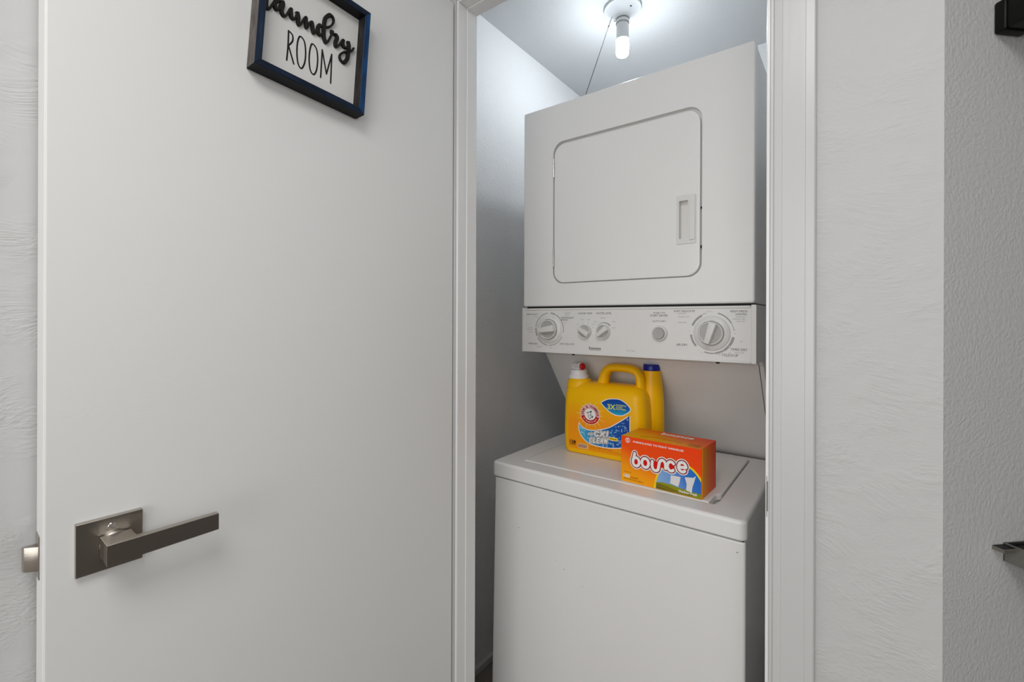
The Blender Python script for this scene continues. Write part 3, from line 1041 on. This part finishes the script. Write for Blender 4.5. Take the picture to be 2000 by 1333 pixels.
cnt = 0
spots = []
while cnt < 90:
    x, y = rr.uniform(.176, .343), rr.uniform(.862, .966)
    r_ = rr.choice((.0011, .0014, .0018, .0026, .0032))
    if not all(inside(x + dx, y + dy, band) for dx, dy in ((r_ + .002, 0), (-r_ - .002, 0), (0, r_ + .002), (0, -r_ - .002))):
        continue
    if any((x - a) ** 2 + (y - b__) ** 2 < (r_ + c__ + .0006) ** 2 for a, b__, c__ in spots):
        spots.append((0, 0, 0)) if len(spots) > 4000 else None
        cnt += .02
        continue
    spots.append((x, y, r_)); cnt += 1
    if r_ > .002:
        ribbon(bm, circle(x, y, r_, None, 14), .0007, 0, closed=True)
        poly(bm, circle(x + r_ * .35, y + r_ * .3, r_ * .45, None, 8), 0)
    else:
        poly(bm, circle(x, y, r_, None, 8), 0)
ob = jprint('bubble_print', bm, 'bubble', 3); ob['kind'] = 'stuff'
# leaf-shaped badge
leaf = smooth_pts([(.2524, .9958), (.2630, 1.0040), (.2800, 1.0105), (.3082, 1.0126), (.3260, 1.0060), (.3400, .9950), (.3454, .9840), (.3330, .9720), (.3167, .9645), (.2960, .9650), (.2790, .9720), (.2640, .9830)], 4, True)
bm = new(); poly(bm, leaf, 0)
M['leaf_blue'] = gradient('leaf_blue', (0, 0, 1), [(.139, (40, 170, 210)), (.162, (18, 92, 178)), (.189, (16, 62, 150))])
jprint('leaf_badge', bm, M['leaf_blue'], 3)
bm = new(); ribbon(bm, leaf, .0024, 0, closed=True); jprint('badge_outline', bm, 'white', 4)
bm = new()
text(bm, '3X', .2725, .9800, .2985, .0150, fat=.03)
text(bm, 'POWERFUL', .3000, .9925, .3330, .0042, fat=.02); text(bm, 'STAIN', .3000, .9868, .3200, .0042, fat=.02); text(bm, 'FIGHTERS', .3000, .9810, .3310, .0042, fat=.02)
jprint('badge_lettering', bm, 'lime', 5)
# round emblem
bm = new(); poly(bm, circle(*LC, .0338, .0318, 48), 0); jprint('emblem_edge', bm, 'cream', 4)
bm = new(); poly(bm, circle(*LC, .0318, .0300, 48), 0); jprint('emblem_ring', bm, 'pink', 5)
bm = new(); ribbon(bm, circle(*LC, .0256, .0242, 32, 195, 345), .0108, 0, caps=False); ribbon(bm, circle(*LC, .0200, .0190, 48), .0014, 0, closed=True)
ribbon(bm, circle(*LC, .0316, .0298, 48), .0010, 0, closed=True)
jprint('emblem_red', bm, 'red', 6)
bm = new(); poly(bm, circle(*LC, .0195, .0185, 40), 0); jprint('emblem_center', bm, 'white', 7)
bm = new()
for s, a0, a1, up in (('ARM & HAMMER', 190, -10, True),):
    for i, chx in enumerate(s):
        if chx == ' ':
            continue
        a = a0 + (a1 - a0) * (i + .5) / len(s)
        mt = Matrix.Translation((LC[0] + .0225 * math.cos(R(a)), LC[1] + .0212 * math.sin(R(a)), 0)) @ Matrix.Rotation(R(a - 90), 4, 'Z')
        text(bm, chx, 0, 0, None, .0068, 0, .03, 0, mt, True)
jprint('emblem_lettering', bm, 'darkred', 7)
bm = new()
s = 'THE STANDARD OF PURITY'
for i, chx in enumerate(s):
    if chx == ' ':
        continue
    a = 208 + (332 - 208) * (i + .5) / len(s)
    mt = Matrix.Translation((LC[0] + .0272 * math.cos(R(a)), LC[1] + .0257 * math.sin(R(a)), 0)) @ Matrix.Rotation(R(a + 90), 4, 'Z')
    text(bm, chx, 0, 0, None, .0032, 0, .02, 0, mt, True)
jprint('emblem_motto', bm, 'cream', 7.5)
# the raised arm and hammer inside the emblem
bm = new()
for st, w in (([(-12, 3), (-7, 1), (-6, -8), (-1, -13), (3, -7), (2, -1)], .0011), ([(-6, -8), (-2, -4), (2, -1), (6, -3), (9, -8)], .0011), ([(2, -1), (4, 5), (2, 9)], .0016), ([(-12, 3), (-9, 6), (-4, 4)], .0012), ([(9, -8), (4, -11), (0, -14)], .0012)):
    ribbon(bm, smooth_pts([(LC[0] + x / 1000, LC[1] + y / 1000) for x, y in st], 4), w, 0)
poly(bm, [(LC[0] + x / 1000, LC[1] + y / 1000) for x, y in ((-2, 8), (5, 12), (7, 9), (0, 5))], 0)
ribbon(bm, [(LC[0] + .003, LC[1] + .009), (LC[0] - .009, LC[1] + .003)], .0016, 0)
poly(bm, [(LC[0] + x / 1000, LC[1] + y / 1000) for x, y in ((5, -6), (11, -4), (10, -9), (6, -10))], 0)
jprint('emblem_arm', bm, 'grey_ink2', 8)
# big product words
GL = {'O': [circle(.5, .5, .5, None, 24) + [(1, .5)]], 'X': [[(0, 1), (1, 0)], [(0, 0), (1, 1)]], 'I': [[(.5, 0), (.5, 1)]], 'C': [circle(.52, .5, .52, .5, 18, 48, 312)],
      'L': [[(0, 1), (0, 0), (.9, 0)]], 'E': [[(1, 1), (0, 1), (0, 0), (1, 0)], [(0, .52), (.8, .52)]], 'A': [[(0, 0), (.5, 1), (1, 0)], [(.22, .36), (.78, .36)]],
      'N': [[(0, 0), (0, 1), (1, 0), (1, 1)]], 'P': [[(0, 0), (0, 1), (.7, 1), (1, .78), (.7, .5), (0, .5)]], 'U': [[(0, 1), (0, .25), (.5, 0), (1, .25), (1, 1)]], 'S': [[(1, .85), (.5, 1), (.05, .78), (.95, .28), (.5, 0), (0, .15)]]}


def stroke_word(bm, word, x0, y0, w, h, gap, sw, slope=0, shear=.16):
    n = len(word)
    cw = (w - gap * (n - 1)) / (n - .6 * word.count('I'))
    x = x0
    k = 0
    for chx in word:
        ww = cw * (.4 if chx == 'I' else 1)
        for st in GL[chx]:
            pts = [(x + px_ * ww + py_ * h * shear, y0 + py_ * h + (x - x0) * slope) for px_, py_ in st]
            ends = [pts[0]]
            for a_, b__ in zip(pts, pts[1:]):      # straight pieces keep their full width round corners
                if len(st) > 10:
                    continue
                ribbon(bm, [a_, b__], sw, .000006 * k)
                k += 1
            if len(st) > 10:
                ribbon(bm, pts, sw, .000006 * k)
                k += 1
        x += ww + gap


for nm, m_, d, lay in (('word_halo', 'cream', .0046, 5), ('word_outline', 'navy', .0022, 8.5), ('word_fill', 'white', 0, 12)):
    bm = new()
    stroke_word(bm, 'OXI', .2300, .8925, .0440, .0140, .0068, .0040 + d, .10)
    stroke_word(bm, 'CLEAN', .2140, .8705, .0560, .0130, .0058, .0036 + d, .10)
    stroke_word(bm, 'PLUS', .2095, .8920, .0150, .0058, .0022, .0013 + d * .5, .10)
    jprint(nm, bm, m_, lay)
bm = new(); poly(bm, rrect(.2765, .8860, .3060, .8965, .003, 4), 0); jprint('pill_edge', bm, 'white', 9)
bm = new(); poly(bm, rrect(.2780, .8872, .3046, .8953, .002, 4), 0); jprint('pill', bm, 'yellow_ink', 10)
bm = new(); text(bm, 'STAIN FIGHTERS', .2790, .8894, .3036, .0036, 0, .02); text(bm, '128', .1438, .8580, .1650, .0092, 0, .03); text(bm, 'LOADS', .1440, .8525, .1645, .0040, 0, .02)
jprint('dark_lettering', bm, 'black_ink', 11)
bm = new(); poly(bm, rrect(.1730, .8450, .2085, .8610, .002, 3), 0); jprint('barcode_ground', bm, 'peach', 2)
bm = new()
x = .1760
while x < .2050:
    w_ = rr.choice((.0006, .0009, .0014))
    ribbon(bm, [(x, .8478), (x, .8585)], w_, 0, caps=False)
    x += w_ + rr.choice((.0006, .0010, .0013))
jprint('barcode', bm, 'bar', 3)
bm = new(); text(bm, 'LIQUID LAUNDRY DETERGENT', .2130, .8545, .2900, .0034, 0, .02); text(bm, '4 FL OZ   NET 166.5 FL OZ (1.30 GAL) 4.92 L', .2130, .8485, .3300, .0030)
jprint('small_print', bm, 'rust', 3)
bm = new(); poly(bm, circle(.3330, .8560, .0085, .0050, 20), 0); jprint('he_oval', bm, 'navy', 3)
bm = new(); text(bm, 'he', .3295, .8532, .3365, .0060, 0, .02); jprint('he_letters', bm, 'white', 4)

# ================================================================== DRYER SHEET BOX
ex = Vector((.99841, -.0564, 0))
BM_ = frame((.3773, .0702, ZL), ex, (0, 0, 1), (ex.y, -ex.x, 0))
carton = thing('dryer_sheet_box', 'orange dryer sheet carton with white lettering in front of the yellow jug', 'box', BM_)
BW, BH, BD = .2062, .1180, .110
M['carton_front'] = gradient('carton_front', (.33, 1, 0), [(.0, (255, 180, 8)), (.045, (255, 158, 8)), (.095, (252, 82, 8)), (.18, (250, 66, 4))], .42)
M['carton_top'] = gradient('carton_top', (.45, 0, -1), [(.0, (255, 190, 20)), (.07, (255, 172, 20)), (.13, (248, 104, 24)), (.2, (232, 64, 26))], .42)
M['carton_side'] = gradient('carton_side', (0, 0, -1), [(.0, (255, 172, 26)), (.035, (252, 136, 26)), (.06, (240, 104, 32)), (.11, (230, 70, 40))], .42)
bm = new()
t = bmesh.new()
box(t, (0, 0, -BD), (BW, BH, 0))
bmesh.ops.recalc_face_normals(t, faces=t.faces)
for f in t.faces:
    n = f.normal
    f.material_index = 0 if n.z > .5 or n.z < -.5 else (1 if abs(n.y) > .5 else 2)
bmesh.ops.bevel(t, geom=list(t.edges), offset=.0009, segments=2, profile=.5, affect='EDGES')
join(bm, t)
shell = obj('carton', bm, [M['carton_front'], M['carton_top'], M['carton_side']], carton)
# glued flaps on the right end
bm = new()
box(bm, (BW - .0002, .002, -.055), (BW + .0007, BH - .002, -.004))
box(bm, (BW - .0002, .002, -BD + .003), (BW + .0005, BH - .002, -.062))
obj('end_flap', bm, M['carton_side'], shell)
bm = new()
FT = frame((0, BH, 0), (1, 0, 0), (0, 0, -1), (0, 1, 0))
ribbon(bm, [(.048, .0235), (.072, .040), (.190, .0330)] if False else smooth_pts([(.045, .019), (.060, .030), (.072, .036), (.110, .034), (.150, .028)], 5), .0012, .0003)
bm.transform(FT)
obj('opening_slit', bm, 'black_ink', shell)
bm = new(); text(bm, 'bounce', .075, .078, .160, .022, .0003, .04); bm.transform(FT); obj('top_lettering', bm, 'white', shell)
bm = new()
for k_ in range(3):
    text(bm, ('160 SHEETS', 'OUTDOOR', 'FRESH SCENT')[k_], .168, .030 - .009 * k_, .196, .0055, .0003)
bm.transform(FT); obj('top_small_print', bm, 'brown', shell)


def bprint(name, bm, m, layer):
    bm.transform(Matrix.Translation((0, 0, .00014 * layer)))
    return obj(name, bm, m, shell)


def ellipse_clip(rx, ry, cx=.1545, cy=.0):
    pts = []
    for i in range(61):
        a = 180 - 180 * i / 60
        x, y = cx + rx * math.cos(R(a)), cy + ry * math.sin(R(a))
        if x <= BW - .0012:
            pts.append((x, max(y, .0012)))
    xe = BW - .0012
    pts.append((xe, cy + ry * math.sqrt(max(0, 1 - ((xe - cx) / rx) ** 2))))
    pts.append((xe, .0012))
    return pts


bm = new(); poly(bm, ellipse_clip(.0645, .0795), 0); bprint('rainbow_band', bm, 'yellow_ink', 1)
M['sky_print'] = gradient('sky_print', (1, .5, 0), [(.10, (150, 186, 226)), (.16, (110, 156, 220)), (.19, (60, 120, 204)), (.235, (20, 110, 200))])
bm = new(); poly(bm, ellipse_clip(.0600, .0745), 0); bprint('sky_panel', bm, M['sky_print'], 2)
M['grass_print'] = gradient('grass_print', (.25, 1, 0), [(.02, (92, 90, 20)), (.05, (150, 150, 24)), (.066, (120, 140, 40))])
bm = new(); poly(bm, [(.0955, .0012), (.0955, .017), (.110, .0195), (.131, .0195), (.150, .0165), (.175, .0145), (BW - .0012, .0125), (BW - .0012, .0012)], 0); bprint('grass_panel', bm, M['grass_print'], 3)
bm = new(); ribbon(bm, smooth_pts([(.0985, .012), (.12, .0105), (.15, .006), (.185, .005)], 4), .0016, 0); ribbon(bm, smooth_pts([(.0985, .006), (.12, .0045), (.14, .003)], 4), .0014, 0); bprint('grass_shade', bm, 'brown', 3.5)
bm = new()
poly(bm, [(.1325, .0418), (.1400, .0425), (.1570, .0432), (.1545, .0300), (.1510, .0180), (.1400, .0205), (.1310, .0222), (.1325, .0320)], 0)
poly(bm, [(.1668, .0450), (.1760, .0465), (.1870, .0480), (.1932, .0534), (.1890, .0380), (.1850, .0250), (.1835, .0115), (.1775, .0125), (.1700, .0140), (.1715, .0290)], 0)
bprint('towel_print', bm, 'towel', 4)
bm = new(); text(bm, 'Outdoor Fresh', .1520, .0060, .1955, .0062, 0, .02, .2)
text(bm, 'FORMULATED TO FIGHT WRINKLES', .0340, .1052, .1640, .0046, 0, .022)
text(bm, '160', .0078, .0118, .0250, .0085, 0, .03)
bprint('white_lettering', bm, 'white', 5)
bm = new()
ribbon(bm, circle(.0190, .1085, .0060, .0060, 28), .0012, 0, closed=True)
ribbon(bm, smooth_pts([(.0212, .1118), (.0180, .1118), (.0172, .1096), (.0206, .1078), (.0202, .1052), (.0168, .1054)], 5), .0018, 0)
bprint('round_icon', bm, 'white', 5)
bm = new(); text(bm, 'DRYER SHEETS', .0275, .0118, .0480, .0038); text(bm, '6.4 IN x 9.0 IN (16.2 cm x 22.8 cm)', .0078, .0058, .0610, .0038)
ribbon(bm, [(.0080, .0262), (.0300, .0258)], .0006, 0, caps=False)
bprint('small_print', bm, 'brown', 5)
# the big rounded brand word: red core, white outline, red outline, white strokes
mm = lambda pts: [(x / 1000, y / 1000) for x, y in pts]
LET = [
    (smooth_pts(mm([(39.0, 78.5), (37.2, 70), (35.2, 62), (34.0, 55)]), 4), 0),
    (circle(.0425, .0570, .0087, .0108, 28), 1),
    (circle(.0675, .0592, .0090, .0114, 28), 1),
    (smooth_pts(mm([(86.0, 67.5), (85.5, 57), (88, 48.8), (94.5, 45.2), (100.8, 49), (102.8, 58), (105, 69), (111, 75), (117.5, 72), (120.0, 65), (120.2, 55.5)]), 5), 0),
    ([(.1335 + .0088 * math.cos(R(a)), .0643 + .0112 * math.sin(R(a))) for a in range(42, 322, 10)], 0),
    ([(.1540, .0672), (.1620, .0678), (.1690, .0683)], 0), ([(.1612 + .0090 * math.cos(R(a)), .0682 + .0114 * math.sin(R(a))) for a in range(4, 318, 10)], 0)]
bm = new()
for cx_, cy_ in ((.0425, .057), (.0675, .0592), (.1345, .0643), (.1612, .0682)):
    poly(bm, circle(cx_, cy_, .0078, .010, 24), 0)
poly(bm, mm([(86, 66), (86, 50), (94, 46), (102, 50), (104, 62), (102, 68), (94, 70)]), 0)
poly(bm, mm([(104, 56), (104, 68), (111, 75), (119, 70), (120, 56)]), 0)
bprint('logo_core', bm, 'hole_red', 10)
for nm, w_, m_, lay in (('logo_halo', .0168, 'white', 6), ('logo_outline', .0122, 'darkred', 8), ('logo_strokes', .0072, 'white', 11)):
    bm = new()
    for q_, (pts, cl) in enumerate(LET):
        ribbon(bm, pts, w_, .00003 * q_, bool(cl))
    bprint(nm, bm, m_, lay)

# ================================================================== FITTINGS ON THE ANGLED WALL
def wall_frame(s, z):
    p = Vector((.9631, YF, 0)) + Vector((d45, d45, 0)) * s
    return frame((p.x, p.y, z), (d45, d45, 0), (0, 0, 1), (d45, -d45, 0))


br = thing('wall_bracket', 'square matte black bracket jutting from the angled wall, at the top right corner', 'bracket', wall_frame(.0757, 1.6315))
bm = new(); box(bm, (0, 0, .0), (.041, .0415, .014), .003, 3); obj('mounting_block', bm, 'black', br, True)
bm = new(); box(bm, (.002, .0015, .012), (.039, .040, .12), .003, 3); obj('arm', bm, 'black', br, True)
sh = thing('wall_shelf', 'small grey metal shelf jutting from the angled wall below the black bracket', 'shelf', wall_frame(.0941, .9287))
bm = new()
box(bm, (0, 0, 0), (.0022, .0248, .13), .0005)
box(bm, (.0, .0, .0), (.05, .0248, .0022), .0005)
box(bm, (.0, .0, .128), (.05, .0248, .13), .0005)
box(bm, (.048, 0, 0), (.05, .0248, .13), .0005)
obj('tray', bm, 'steel', sh)
bm = new(); box(bm, (.0022, .017, .0022), (.048, .0215, .128)); obj('liner', bm, 'black', sh)
bm = new(); box(bm, (-.018, .0172, 0), (.0005, .0222, .014), .0003)
obj('wall_flange', bm, 'steel', sh)
bm = new(); box(bm, (-.0168, .0221, .0005), (-.0003, .0225, .0125)); obj('flange_liner', bm, 'black', sh)
